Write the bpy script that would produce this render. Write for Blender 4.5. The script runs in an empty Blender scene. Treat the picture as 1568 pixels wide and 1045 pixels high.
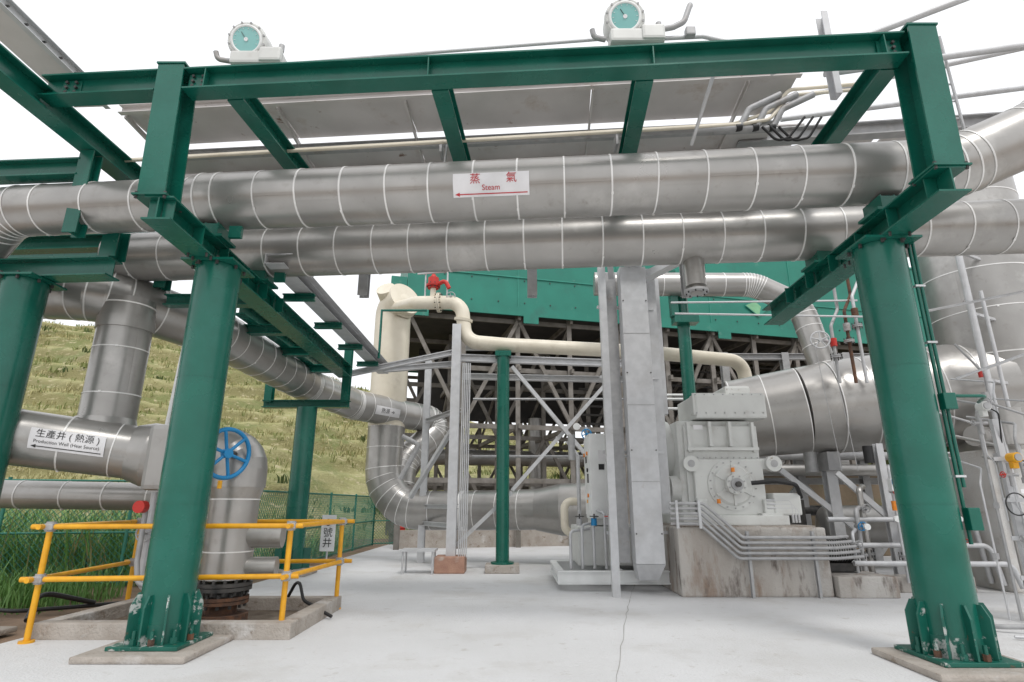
import bpy,bmesh,math,random,bisect
from mathutils import Vector,Matrix,noise
random.seed(7)
V=Vector
sc=bpy.context.scene
# ---------------------------------------------------------------- materials
def mat(name,c1,c2=None,rough=.5,metal=0.,scale=3.,lo=.35,hi=.65,bump=0.,bscale=40.,stretch=(1,1,1),c3=None,s3=.6,t3=(.55,.7),detail=6,spec=.5,c4=None,s4=5,t4=(.6,.7),slope=None,bdist=.02):
    m=bpy.data.materials.new(name);m.use_nodes=True;n=m.node_tree.nodes;l=m.node_tree.links
    b=n['Principled BSDF'];b.inputs['Metallic'].default_value=metal
    b.inputs['Specular IOR Level'].default_value=spec
    if c2 is None:c2=tuple(x*.82 for x in c1)
    tc=n.new('ShaderNodeTexCoord');mp=n.new('ShaderNodeMapping');mp.inputs['Scale'].default_value=stretch
    l.new(tc.outputs['Object'],mp.inputs['Vector'])
    no=n.new('ShaderNodeTexNoise');no.inputs['Scale'].default_value=scale;no.inputs['Detail'].default_value=detail
    l.new(mp.outputs[0],no.inputs['Vector'])
    r=n.new('ShaderNodeMapRange');r.inputs['From Min'].default_value=lo;r.inputs['From Max'].default_value=hi
    l.new(no.outputs['Fac'],r.inputs['Value'])
    mx=n.new('ShaderNodeMix');mx.data_type='RGBA';mx.inputs['A'].default_value=(*c1,1);mx.inputs['B'].default_value=(*c2,1)
    l.new(r.outputs[0],mx.inputs['Factor']);out=mx.outputs['Result']
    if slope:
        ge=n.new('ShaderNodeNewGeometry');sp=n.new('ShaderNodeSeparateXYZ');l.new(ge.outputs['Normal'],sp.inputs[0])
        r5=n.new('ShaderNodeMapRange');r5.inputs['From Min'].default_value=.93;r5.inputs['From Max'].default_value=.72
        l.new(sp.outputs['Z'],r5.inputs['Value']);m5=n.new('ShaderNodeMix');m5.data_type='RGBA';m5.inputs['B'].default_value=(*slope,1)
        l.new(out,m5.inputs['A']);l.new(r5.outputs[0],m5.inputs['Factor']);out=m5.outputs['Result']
    for c,s,t in((c3,s3,t3),(c4,s4,t4)):
        if not c:continue
        n3=n.new('ShaderNodeTexNoise');n3.inputs['Scale'].default_value=s;n3.inputs['Detail'].default_value=8;n3.inputs['Roughness'].default_value=.65
        l.new(mp.outputs[0],n3.inputs['Vector'])
        r3=n.new('ShaderNodeMapRange');r3.inputs['From Min'].default_value=t[0];r3.inputs['From Max'].default_value=t[1]
        l.new(n3.outputs['Fac'],r3.inputs['Value'])
        m3=n.new('ShaderNodeMix');m3.data_type='RGBA';m3.inputs['B'].default_value=(*c,1)
        l.new(out,m3.inputs['A']);l.new(r3.outputs[0],m3.inputs['Factor']);out=m3.outputs['Result']
    l.new(out,b.inputs['Base Color'])
    rr=n.new('ShaderNodeMapRange');rr.inputs['To Min'].default_value=max(.05,rough-.1);rr.inputs['To Max'].default_value=min(1,rough+.12)
    l.new(no.outputs['Fac'],rr.inputs['Value']);l.new(rr.outputs[0],b.inputs['Roughness'])
    if bump:
        nb=n.new('ShaderNodeTexNoise');nb.inputs['Scale'].default_value=bscale;nb.inputs['Detail'].default_value=5
        l.new(tc.outputs['Object'],nb.inputs['Vector'])
        bp=n.new('ShaderNodeBump');bp.inputs['Strength'].default_value=bump;bp.inputs['Distance'].default_value=bdist
        l.new(nb.outputs['Fac'],bp.inputs['Height']);l.new(bp.outputs[0],b.inputs['Normal'])
    return m
GREEN=mat('green_paint',(.004,.100,.070),(.006,.12,.084),rough=.25,scale=2.5,bump=.06,bscale=25,c3=(.014,.14,.105),s3=1.3,t3=(.5,.8))
GREENB=mat('green_paint_weathered',(.005,.095,.068),(.008,.115,.083),rough=.42,scale=5,c3=(.46,.48,.46),s3=6,t3=(.55,.60),c4=(.12,.08,.05),s4=11,t4=(.62,.68))
TEAL=mat('tower_green_cladding',(.010,.18,.13),(.015,.215,.155),rough=.5,scale=1.2,c3=(.02,.15,.115),s3=.8,c4=(.10,.25,.2),s4=2.5,t4=(.62,.8))
TEAL2=mat('tower_green_light',(.03,.27,.20),rough=.5)
def jack(nm,k):return mat(nm,tuple(k*x for x in(.46,.445,.425)),tuple(k*x for x in(.40,.387,.368)),rough=.31,metal=.6,scale=2.2,bump=.12,bscale=3.5,c3=tuple(k*x for x in(.54,.525,.50)),s3=1.4,c4=tuple(k*x for x in(.33,.31,.28)),s4=7,t4=(.58,.8))
JACK=jack('aluminium_jacket',.9);JK=[JACK,jack('aluminium_jacket_b',.86),jack('aluminium_jacket_c',.95)]
BAND=mat('bright_steel_band',(.86,.85,.83),rough=.35,metal=.15)
GALV=mat('galvanised_steel',(.53,.535,.545),(.60,.605,.615),rough=.5,metal=.25,scale=8,c3=(.45,.445,.44),s3=1.6,t3=(.5,.8),c4=(.40,.36,.32),s4=5,t4=(.64,.8))
GALVD=mat('galvanised_dull',(.36,.36,.365),(.44,.44,.44),rough=.55,metal=.25,scale=9,c3=(.25,.20,.16),s3=2.4,t3=(.6,.8))
DECK=mat('deck_underside_sheet',(.64,.61,.595),(.55,.525,.51),rough=.5,metal=.1,scale=1.6,c3=(.40,.32,.26),s3=1.9,t3=(.57,.8),c4=(.20,.11,.07),s4=4,t4=(.65,.72))
CREAM=mat('cream_paint',(.74,.68,.56),(.68,.62,.50),rough=.4,scale=3,c3=(.60,.54,.43),s3=2)
WHITE=mat('white_paint',(.80,.81,.80),(.73,.74,.73),rough=.4,scale=4)
LGREY=mat('machine_light_grey',(.64,.65,.625),(.58,.585,.565),rough=.42,scale=3,c3=(.46,.44,.40),s3=3,t3=(.58,.8),c4=(.30,.24,.18),s4=7,t4=(.66,.74))
YEL=mat('yellow_paint',(.80,.40,.015),(.70,.33,.012),rough=.4,scale=9,c3=(.35,.2,.06),s3=12,t3=(.66,.74))
BLUE=mat('blue_paint',(.01,.25,.55),rough=.4)
RED=mat('red_paint',(.55,.03,.02),rough=.45)
BLACK=mat('black_rubber',(.015,.015,.016),rough=.5)
DARKM=mat('dark_steel',(.05,.05,.05),(.09,.085,.08),rough=.5,metal=.4,scale=12)
RUST=mat('rusty_iron',(.16,.075,.04),(.07,.045,.035),rough=.85,scale=12,bump=.4)
PITF=mat('pit_floor_dirt',(.20,.16,.12),(.12,.09,.065),rough=.95,scale=5,bump=.6)
TEALG=mat('dial_glass',(.20,.46,.44),(.26,.52,.50),rough=.12,scale=2)
ORANGE=mat('orange_lamp',(.8,.25,.02),rough=.3)
LABEL=mat('label_white',(.82,.81,.82),rough=.45,scale=3)
TRED=mat('label_red',(.55,.02,.03),rough=.5)
TBLK=mat('label_black',(.03,.03,.03),rough=.5)
CONC=mat('yard_concrete',(.66,.66,.665),(.57,.568,.565),rough=.78,scale=.55,lo=.3,hi=.7,bump=.5,bscale=38,c3=(.47,.45,.42),s3=.7,t3=(.52,.82),detail=12,c4=(.40,.37,.33),s4=5,t4=(.6,.8))
PLINTH=mat('plinth_concrete',(.43,.39,.35),(.33,.29,.25),rough=.9,scale=4,bump=.7,bscale=30,c3=(.56,.54,.52),s3=2,c4=(.2,.15,.11),s4=6,t4=(.58,.7))
BLOCK=mat('stained_concrete',(.54,.52,.49),(.38,.345,.31),rough=.9,scale=1.6,stretch=(1,1,.3),bump=.6,bscale=25,c3=(.25,.17,.12),s3=2.4,t3=(.50,.66),c4=(.13,.105,.09),s4=5,t4=(.54,.68))
SOIL=mat('soil',(.27,.18,.12),(.18,.125,.08),rough=.95,scale=2.2,bump=.8,bscale=20,c3=(.19,.20,.08),s3=.5,c4=(.34,.28,.2),s4=3)
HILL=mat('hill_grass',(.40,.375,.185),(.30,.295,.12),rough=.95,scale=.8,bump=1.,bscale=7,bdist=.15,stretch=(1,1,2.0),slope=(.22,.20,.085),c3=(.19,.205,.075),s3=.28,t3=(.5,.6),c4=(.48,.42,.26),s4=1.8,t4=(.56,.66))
G1=mat('grass_green',(.20,.23,.08),(.25,.27,.10),rough=.9,scale=.5)
G2=mat('grass_dry',(.44,.40,.21),(.36,.33,.15),rough=.9,scale=.4)
G3=mat('reed_green',(.12,.27,.06),(.19,.36,.10),rough=.5,scale=2)
G4=mat('shrub_dark',(.055,.085,.025),(.09,.12,.035),rough=.9,scale=1)
MESH=mat('fence_green_wire',(.04,.22,.16),rough=.5)
TRUSS=mat('weathered_truss',(.24,.22,.20),(.15,.135,.115),rough=.8,scale=3)
DARK=mat('tower_interior_shade',(.04,.038,.036),(.065,.06,.055),rough=.9,scale=2)  # near-black colour carries the shade inside the cooling tower
WALLT=mat('earth_retaining_wall',(.24,.18,.12),(.16,.125,.085),rough=.95,scale=.8,bump=.7,bscale=8,c3=(.12,.13,.05),s3=.9)
JOINT=mat('joint_filler',(.36,.35,.33),rough=.95)
PED=mat('pale_concrete',(.60,.59,.57),(.50,.48,.45),rough=.85,scale=1.5,bump=.4,c3=(.42,.36,.30),s3=1.2,t3=(.55,.8),c4=(.25,.2,.15),s4=3,t4=(.62,.75))
# ---------------------------------------------------------------- group builder
def basis(d,hint=None):
    d=d.normalized()
    h=hint or (V((0,0,1)) if abs(d.z)<.95 else V((0,1,0)))
    s=d.cross(h).normalized();u=s.cross(d).normalized()
    return d,s,u
def fillet(pts,R,n):
    pts=[V(p) for p in pts]
    if len(pts)<3 or R<=0:return pts
    out=[pts[0]]
    for i in range(1,len(pts)-1):
        p=pts[i];a=(p-pts[i-1]);b=(pts[i+1]-p);la,lb=a.length,b.length;a.normalize();b.normalize()
        th=a.angle(b)
        if th<.02:out.append(p);continue
        t=min(R*math.tan(th/2),la*.49,lb*.49);r=t/math.tan(th/2)
        m=(b-a*a.dot(b)).normalized();s=p-a*t
        for k in range(n+1):
            f=th*k/n;out.append(s+a*r*math.sin(f)+m*r*(1-math.cos(f)))
    out.append(pts[-1]);return out
class G:
    def __init__(s,name):s.name=name;s.parts={}
    def add(s,p,m,vs,fs,sm=False):
        k=(p,m.name)
        if k not in s.parts:s.parts[k]=[[],[],[],m]
        P=s.parts[k];o=len(P[0]);P[0].extend([tuple(v) for v in vs]);P[1].extend([[i+o for i in f] for f in fs])
        P[2].extend(sm if isinstance(sm,list) else [sm]*len(fs))
    def box(s,p,m,c,size,rot=None,bev=0):
        bm=bmesh.new();bmesh.ops.create_cube(bm,size=1)
        for v in bm.verts:v.co=V((v.co.x*size[0],v.co.y*size[1],v.co.z*size[2]))
        if bev:bmesh.ops.bevel(bm,geom=bm.edges[:],offset=bev,segments=2,affect='EDGES',profile=.6)
        bm.verts.index_update()
        R=rot or Matrix.Identity(3);c=V(c)
        s.add(p,m,[R@v.co+c for v in bm.verts],[[v.index for v in f.verts] for f in bm.faces]);bm.free()
    def bar(s,p,m,a,b,w,h,hint=None):
        a,b=V(a),V(b);d,sd,u=basis(b-a,hint);vs=[]
        for q in(a,b):
            for i,j in((-1,-1),(1,-1),(1,1),(-1,1)):vs.append(q+sd*(i*w/2)+u*(j*h/2))
        s.add(p,m,vs,[[0,1,2,3],[7,6,5,4],[0,4,5,1],[1,5,6,2],[2,6,7,3],[3,7,4,0]])
    def hbeam(s,p,m,a,b,h=.25,w=.2,t=.018,tw=.014,hint=None):
        a,b=V(a),V(b);d,sd,u=basis(b-a,hint)
        s.bar(p,m,a+u*(h/2-t/2),b+u*(h/2-t/2),w,t,hint);s.bar(p,m,a-u*(h/2-t/2),b-u*(h/2-t/2),w,t,hint)
        s.bar(p,m,a,b,tw,h-2*t,hint)
    def channel(s,p,m,a,b,h=.15,w=.07,t=.01,hint=None):
        a,b=V(a),V(b);d,sd,u=basis(b-a,hint)
        s.bar(p,m,a,b,t,h,hint)
        for k in(1,-1):s.bar(p,m,a+u*(k*(h/2-t/2))+sd*(w/2+t/2),b+u*(k*(h/2-t/2))+sd*(w/2+t/2),w,t,hint)
    def cyl(s,p,m,a,b,r,r2=None,seg=24,caps=True):
        a,b=V(a),V(b);r2=r if r2 is None else r2;d,sd,u=basis(b-a)
        ring=lambda c,q:[c+(sd*math.cos(2*math.pi*i/seg)+u*math.sin(2*math.pi*i/seg))*q for i in range(seg)]
        A,B=ring(a,r),ring(b,r2)
        s.add(p,m,A+B,[[i,(i+1)%seg,seg+(i+1)%seg,seg+i] for i in range(seg)],seg>6)
        if caps:
            s.add(p,m,A,[list(range(seg))[::-1]]);s.add(p,m,B,[list(range(seg))])
    def tube(s,p,m,pts,r,fil=0,n=6,seg=12,mitre=False,caps=True,rf=None):
        P=fillet(pts,fil,n);P=[q for i,q in enumerate(P) if i==0 or (q-P[i-1]).length>1e-4]
        T=[]
        for i in range(len(P)):
            if i==0:T.append((P[1]-P[0]).normalized())
            elif i==len(P)-1:T.append((P[-1]-P[-2]).normalized())
            else:T.append(((P[i+1]-P[i]).normalized()+(P[i]-P[i-1]).normalized()).normalized())
        d,sd,u=basis(T[0]);rings=[]
        for i in range(len(P)):
            if i:
                q=T[i-1].rotation_difference(T[i]);sd=q@sd;u=q@u
            k=1.
            if 0<i<len(P)-1:k=1/max(.5,T[i].dot((P[i+1]-P[i]).normalized()))
            rings.append([P[i]+(sd*math.cos(2*math.pi*j/seg)+u*math.sin(2*math.pi*j/seg))*r*(1+(k-1)*.5) for j in range(seg)])
        mm=m if isinstance(m,list) else [m]
        if mitre:
            for i in range(len(P)-1):
                s.add(p,random.choice(mm),rings[i]+rings[i+1],[[j,(j+1)%seg,seg+(j+1)%seg,seg+j] for j in range(seg)],True)
        else:
            vs=[v for R in rings for v in R]
            s.add(p,mm[0],vs,[[i*seg+j,i*seg+(j+1)%seg,(i+1)*seg+(j+1)%seg,(i+1)*seg+j] for i in range(len(P)-1) for j in range(seg)],True)
        if caps:
            s.add(p,mm[0],rings[0],[list(range(seg))[::-1]]);s.add(p,mm[0],rings[-1],[list(range(seg))])
        return P
    def ipipe(s,pts,r,fil=.8,n=5,spacing=.48,seg=40,start=.2,bw=.018,seam=True):
        P=fillet(pts,fil,n);P=[q for i,q in enumerate(P) if i==0 or (q-P[i-1]).length>1e-4]
        k=start;Q=[P[0]]
        for i in range(len(P)-1):
            L=(P[i+1]-P[i]).length;d=(P[i+1]-P[i]).normalized()
            if L<spacing*1.3 and len(P)>2 and fil>0 and 0<i<len(P)-2:
                s.cyl('bands',BAND,P[i]-d*bw/2,P[i]+d*bw/2,r+.006,seg=seg);k=spacing*.5;Q.append(P[i+1]);continue
            q=k
            while q<L:
                c=P[i]+d*q;jw=random.uniform(.8,1.15)
                tl=(d+V((random.gauss(0,.012),random.gauss(0,.012),random.gauss(0,.012)))).normalized()
                s.cyl('bands',BAND,c-tl*bw*jw/2,c+tl*bw*jw/2,r+.006,seg=seg)
                dd,sd,u=basis(d);an=random.uniform(-2.6,-.6);o=sd*math.cos(an)+u*math.sin(an)
                s.bar('band_clips',BAND,c+o*(r+.010)-d*.012,c+o*(r+.010)+d*.012,.03,.008,hint=o)
                if (c-Q[-1]).length>.02:Q.append(c)
                q+=spacing*random.uniform(.96,1.04)
            k=q-L
            if (P[i+1]-Q[-1]).length>.02:Q.append(P[i+1])
        s.tube('jacket',JK,Q,r,0,1,seg,True)
        if seam:
            for i in range(len(Q)-1):
                L=(Q[i+1]-Q[i]).length
                if L<.3:continue
                dd,sd,u=basis(Q[i+1]-Q[i]);an=random.choice((-.35,-.55,-2.7));o=sd*math.cos(an)+u*math.sin(an)
                s.bar('lap_seams',JACK,Q[i]+dd*.01+o*(r+.001),Q[i+1]-dd*.01+o*(r+.001),.03,.005,hint=o)
        return P
    def torus(s,p,m,c,ax,R,r,seg=32,ms=10):
        c=V(c);d,a,b=basis(V(ax));vs=[]
        for i in range(seg):
            f=2*math.pi*i/seg;o=a*math.cos(f)+b*math.sin(f)
            for j in range(ms):
                g=2*math.pi*j/ms;vs.append(c+o*(R+r*math.cos(g))+d*(r*math.sin(g)))
        s.add(p,m,vs,[[i*ms+j,((i+1)%seg)*ms+j,((i+1)%seg)*ms+(j+1)%ms,i*ms+(j+1)%ms] for i in range(seg) for j in range(ms)],True)
    def wheel(s,m,c,ax,R,r=.02,sp=5,pre='handwheel'):
        c=V(c);d,a,b=basis(V(ax));s.torus(pre,m,c,d,R,r)
        s.cyl(pre,m,c-d*.04,c+d*.04,R*.2)
        for i in range(sp):
            f=2*math.pi*i/sp+.3;o=a*math.cos(f)+b*math.sin(f);s.cyl(pre,m,c+o*R*.1,c+o*R,r*.8,seg=8)
    def ringbolts(s,m,c,ax,R,n,r=.015,h=.03,p='bolts'):
        c=V(c);d,a,b=basis(V(ax))
        for i in range(n):
            f=2*math.pi*(i+.5)/n;q=c+(a*math.cos(f)+b*math.sin(f))*R;s.cyl(p,m,q-d*h/2,q+d*h/2,r,seg=6)
    def flange(s,m,c,ax,R,t=.05,n=12,br=.018):
        c=V(c);d=V(ax).normalized();s.cyl('flange',m,c-d*(t+.004),c-d*.004,R);s.cyl('flange',m,c+d*.004,c+d*(t+.004),R)
        s.ringbolts(DARKM,c,d,R*.86,n,br,t*2+.09)
    def dome(s,p,m,c,ax,R,h,seg=24):
        c=V(c);d,a,b=basis(V(ax));vs=[];N=6
        for i in range(N+1):
            f=math.pi/2*i/N
            for j in range(seg):
                g=2*math.pi*j/seg;vs.append(c+(a*math.cos(g)+b*math.sin(g))*R*max(.001,math.cos(f))+d*h*math.sin(f))
        s.add(p,m,vs,[[i*seg+j,i*seg+(j+1)%seg,(i+1)*seg+(j+1)%seg,(i+1)*seg+j] for i in range(N) for j in range(seg)],True)
    def done(s):
        objs=[]
        for (p,mn),(vs,fs,sm,m) in s.parts.items():
            me=bpy.data.meshes.new(p);me.from_pydata(vs,[],fs)
            if len(fs)<60000:
                bm=bmesh.new();bm.from_mesh(me);bmesh.ops.recalc_face_normals(bm,faces=bm.faces[:]);bm.to_mesh(me);bm.free()
            me.polygons.foreach_set('use_smooth',sm);me.materials.append(m)
            o=bpy.data.objects.new(p if len(s.parts)>1 else s.name,me);sc.collection.objects.link(o);objs.append(o)
        if len(objs)>1:
            e=bpy.data.objects.new(s.name,None);sc.collection.objects.link(e)
            for o in objs:o.parent=e
            return e
        return objs[0]
def textmesh(body,size,align='CENTER'):
    c=bpy.data.curves.new('t','FONT');c.body=body;c.size=size;c.align_x=align;c.align_y='CENTER';c.resolution_u=3
    o=bpy.data.objects.new('t',c);sc.collection.objects.link(o);bpy.context.view_layer.update()
    me=bpy.data.meshes.new_from_object(o.evaluated_get(bpy.context.evaluated_depsgraph_get()))
    r=([v.co.copy() for v in me.vertices],[list(p.vertices) for p in me.polygons])
    bpy.data.objects.remove(o);return r
def pipe_label(g,c,ax,r,th0,w,h,items,arrow=None):
    c=V(c);ax=V(ax).normalized();n0=ax.cross(V((0,0,1))).normalized()
    if n0.y>0:n0=-n0
    f=lambda x,y,o:c+ax*x+(n0*math.cos(th0+y/r)+V((0,0,1))*math.sin(th0+y/r))*(r+o)
    vs=[];fs=[];N=12
    for i in range(N+1):
        y=-h/2+h*i/N;vs+= [f(-w/2,y,.012),f(w/2,y,.012)]
    for i in range(N):fs.append([2*i,2*i+1,2*i+3,2*i+2])
    g.add('label_plate',LABEL,vs,fs,True)
    for (t,size,x,y,m) in items:
        tv,tf=textmesh(t,size);g.add('label_text',m,[f(x+v.x,y+v.y,.017) for v in tv],tf)
    if arrow:
        x0,x1,y,m=arrow;q=.010
        g.add('label_text',m,[f(x0+.04,y-q/2,.017),f(x1,y-q/2,.017),f(x1,y+q/2,.017),f(x0+.04,y+q/2,.017)],[[0,1,2,3]])
        g.add('label_text',m,[f(x0,y,.017),f(x0+.05,y-.02,.017),f(x0+.05,y+.02,.017)],[[0,1,2]])
# ---------------------------------------------------------------- ground
g=G('ground')
g.add('soil',SOIL,[(-400,-60,-.03),(400,-60,-.03),(400,600,-.03),(-400,600,-.03)],[[0,1,2,3]]);g.done()
g=G('concrete_yard')
pts=[(-14,-6),(16,-6),(16,21),(-4.3,21),(-4.45,14),(-4.6,10.2),(-5.1,8.7),(-5.15,6.3),(-7.5,6.0),(-14,5.6)]
n_=len(pts)
g.add('slab',CONC,[(x,y,0) for x,y in pts]+[(x,y,-.12) for x,y in pts],[list(range(n_))]+[[i,(i+1)%n_,n_+(i+1)%n_,n_+i] for i in range(n_)])
def joint(a,b,w=.007):
    P=[V((*a,.004))];b=V((*b,.004));a=P[0];L=(b-a).length;d=(b-a).normalized();s_=V((-d.y,d.x,0));k=int(L/.25)
    C=[a.lerp(b,i/k)+s_*random.uniform(-.012,.012) for i in range(k+1)]
    vs=[];
    for c in C:
        ww=w*random.uniform(.4,1.3);vs+=[c-s_*ww/2,c+s_*ww/2]
    g.add('expansion_joints',JOINT,vs,[[2*i,2*i+1,2*i+3,2*i+2] for i in range(k)])
joint((.35,3.0),(1.75,9.2));joint((-2.1,9.0),(1.75,9.2),.005);joint((1.75,9.2),(3,14));joint((-1.9,5.1),(-3.0,3.2),.004)
g.done()
# ---------------------------------------------------------------- hill
cx=[-120,-90,-50,-34,-24,-16,-6,4,16,26,36,50,90];cz=[22,23,20.5,18,15.8,13.3,9.6,7.5,7,12,22,25,26]
def crest(x):
    if x<=cx[0]:return cz[0]
    if x>=cx[-1]:return cz[-1]
    i=bisect.bisect(cx,x)-1;t=(x-cx[i])/(cx[i+1]-cx[i]);t=t*t*(3-2*t);return cz[i]*(1-t)+cz[i+1]*t
def hz(x,y):
    y0=25 if x>-6 else (20 if x<-14 else 20+5*(x+14)/8)
    nz=noise.noise(V((x*.05,y*.05,1)))*5+noise.noise(V((x*.16,y*.16,4)))*1.2
    t=(y+nz-y0)/(58-y0)
    if t<=0:return -.3+max(-1,t)*.3
    if t>1:h=crest(x)*(1-min(.5,(t-1)*.25))
    else:h=crest(x)*t**.95
    T=1.55;hh=h+noise.noise(V((x*.06,y*.06,9)))*2.0
    return h-(T/6.283)*math.sin(6.283*hh/T)*1.05+noise.noise(V((x*.6,y*.6,2)))*.16+noise.noise(V((x*1.7,y*1.7,5)))*.09-.3
g=G('hill');nx,ny=380,300;vs=[];fs=[]
for j in range(ny+1):
    y=16+64*(j/ny)**1.15
    for i in range(nx+1):
        x=-90+165*i/nx;vs.append((x,y,hz(x,y)))
for j in range(ny):
    for i in range(nx):
        a=j*(nx+1)+i;fs.append([a,a+1,a+nx+2,a+nx+1])
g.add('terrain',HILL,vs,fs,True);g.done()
def blades(g,part,m,x,y,z,h,n,spread,w,lean=.5):
    for k in range(n):
        a=random.uniform(0,6.283);b=random.uniform(0,6.283);r0=random.uniform(0,spread)
        bx,by=x+math.cos(a)*r0,y+math.sin(a)*r0;hh=h*random.uniform(.6,1.15);L=lean*hh*random.uniform(.2,1)
        dx,dy=math.cos(b)*L,math.sin(b)*L;sx,sy=-math.sin(b+random.uniform(-1,1))*w/2,math.cos(b)*w/2
        g.add(part,m,[(bx-sx,by-sy,z-.05),(bx+sx,by+sy,z-.05),(bx+dx*.45+sx*.9,by+dy*.45+sy*.9,z+hh*.6),(bx+dx*.45-sx*.9,by+dy*.45-sy*.9,z+hh*.6),(bx+dx,by+dy,z+hh*.95)],[[0,1,2,3],[3,2,4]])
g=G('hillside_grass')
for i in range(13000):
    y=19+44*random.random()**.8;x=random.uniform(-1.05,.3)*y
    z=hz(x,y)
    if z<.0:continue
    q=noise.noise(V((x*.15,y*.15,z*.6)))
    if q+random.uniform(-.3,.3)<-.1:continue
    m=G2 if q+random.uniform(-.4,.4)>.0 else G1
    blades(g,'tufts',m,x,y,z,random.uniform(.10,.26)*(1+y/60),6,.3,.025+y*.0007,.8)
g.done()
g=G('hillside_shrubs')
for i in range(1100):
    y=random.uniform(32,60);x=random.uniform(.6,1.0)*y;z=hz(x,y);blades(g,'leaves',G4 if random.random()<.75 else G1,x,y,z,random.uniform(.6,2.),8,.8,.35,.9)
for i in range(260):
    y=random.uniform(22,60);x=random.uniform(-1.,.3)*y;z=hz(x,y)
    if z<.3 or noise.noise(V((x*.1,y*.1,7)))<-.0:continue
    for k in range(3):blades(g,'leaves',G4 if random.random()<.5 else G1,x+random.gauss(0,.6),y+random.gauss(0,.6),z,random.uniform(.25,.6),12,.4,.09,.9)
g.done()
g=G('reed_grass')
for i in range(3400):
    y=random.uniform(9.9,14.5);x=random.uniform(-1.15,-.60)*y+random.gauss(0,.25)
    if y<11+(x+4.9)*.25+.15:continue
    blades(g,'blades',G3 if random.random()<.78 else G2,x,y,-.03,random.uniform(.6,1.5),5,.18,.022,.75)
for i in range(900):
    y=random.uniform(11.3,21);x=random.uniform(-.62*y,-5.1)
    blades(g,'blades',(G2,G1,G3)[random.randrange(3)],x,y,-.03,random.uniform(.2,.7),5,.25,.025,.8)
for i in range(300):
    x=random.uniform(-9,-6.0);y=random.uniform(8.2,9.6);blades(g,'blades',G3,x,y,-.03,random.uniform(.2,.6),5,.2,.018,.7)
g.done()
# ---------------------------------------------------------------- chain link fence
def fence(a,b,H=1.75):
    g=G('chain_link_fence');a,b=V(a),V(b);L=(b-a).length;d=(b-a).normalized();Z=V((0,0,1))
    n=max(1,round(L/2.2))
    for i in range(n+1):
        q=a+d*L*i/n;g.cyl('posts',MESH,q,q+Z*(H+.05),.03,seg=10)
    for z in(.06,H*.5,H):g.cyl('rails',MESH,a+Z*z,b+Z*z,.018,seg=8)
    s=.10;k=-H
    while k<L:
        for sg in(1,-1):
            t0,t1=max(0,-k),min(H,L-k)
            if t1>t0:
                z0,z1=(t0,t1) if sg>0 else (H-t0,H-t1)
                g.cyl('wire_mesh',MESH,a+d*(k+t0)+Z*z0,a+d*(k+t1)+Z*z1,.0055,seg=3,caps=False)
        k+=s
    g.done()
fence((-4.9,11,0),(-4.75,20.5,0),1.6);fence((-10.5,9.6,0),(-4.9,11,0),1.75)
fence((-4.75,20.5,0),(-2.9,21.5,0),1.6)
# ---------------------------------------------------------------- main green columns
TOP=3.985
def column(x,y,r=.238,top=TOP):
    g=G('green_pipe_rack_column');Z=V((0,0,1));c=V((x,y,0))
    g.box('plinth',PLINTH,c+V((0,-.06,.03)),(1.02,.92,.06),bev=.02)
    g.box('base_plate',GREENB,c+Z*.08,(.66,.66,.035),bev=.006)
    g.cyl('shaft',GREEN,c+Z*.10,c+Z*(top-.03),r,seg=48)
    g.cyl('shaft_foot',GREENB,c+Z*.098,c+Z*.26,r+.003,seg=48)
    for i in range(10):
        f=i*math.pi/5+.2;o=V((math.cos(f),math.sin(f),0));t=V((-o.y,o.x,0))*.009
        R0,R1=r-.01,.322;zz=[(R0,.10),(R1,.10),(R1,.42),(r+.035,.52),(R0,.52)]
        vs=[c+o*a+Z*b-t for a,b in zz]+[c+o*a+Z*b+t for a,b in zz]
        g.add('gussets',GREENB,vs,[[0,1,2,3,4],[9,8,7,6,5]]+[[k,(k+1)%5,5+(k+1)%5,5+k] for k in range(5)])
        f+=math.pi/10;q=c+V((math.cos(f),math.sin(f),0))*.288
        g.cyl('anchor_bolts',GREENB,q+Z*.09,q+Z*.22,.018,seg=8);g.cyl('anchor_bolts',RUST if i%2 else GREENB,q+Z*.10,q+Z*.15,.032,seg=6)
    for z in(1.35,2.65):g.cyl('weld_seams',GREEN,c+Z*z,c+Z*(z+.008),r+.0025,seg=48)
    g.box('cap_plate',GREEN,c+Z*(top-.014),(.58,.56,.024))
    g.ringbolts(DARKM,c+Z*(top-.02),Z,.265,8,.018,.09)
    return g
column(-3.38,6.08).done()
g=column(3.88,5.54)
for k,dx in enumerate((.28,.325)):
    g.tube('conduit',GREEN,[(3.88+dx,5.46,4.0),(3.88+dx,5.46,1.0+k*.5)],.017,seg=8)
for z in(1.6,2.9,3.5):g.box('clips',GALV,(4.18,5.46,z),(.1,.05,.02))
g.box('junction_box',GREEN,(4.19,5.42,2.3),(.12,.09,.16),bev=.01);g.box('junction_box',GREEN,(4.19,5.42,1.22),(.11,.09,.2),bev=.01)
g.tube('conduit',GREEN,[(4.19,5.40,2.35),(4.55,5.40,2.35),(4.75,5.74,2.35)],.017,.1,seg=8)
g.done()
column(-5.95,6.5).done()
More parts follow.
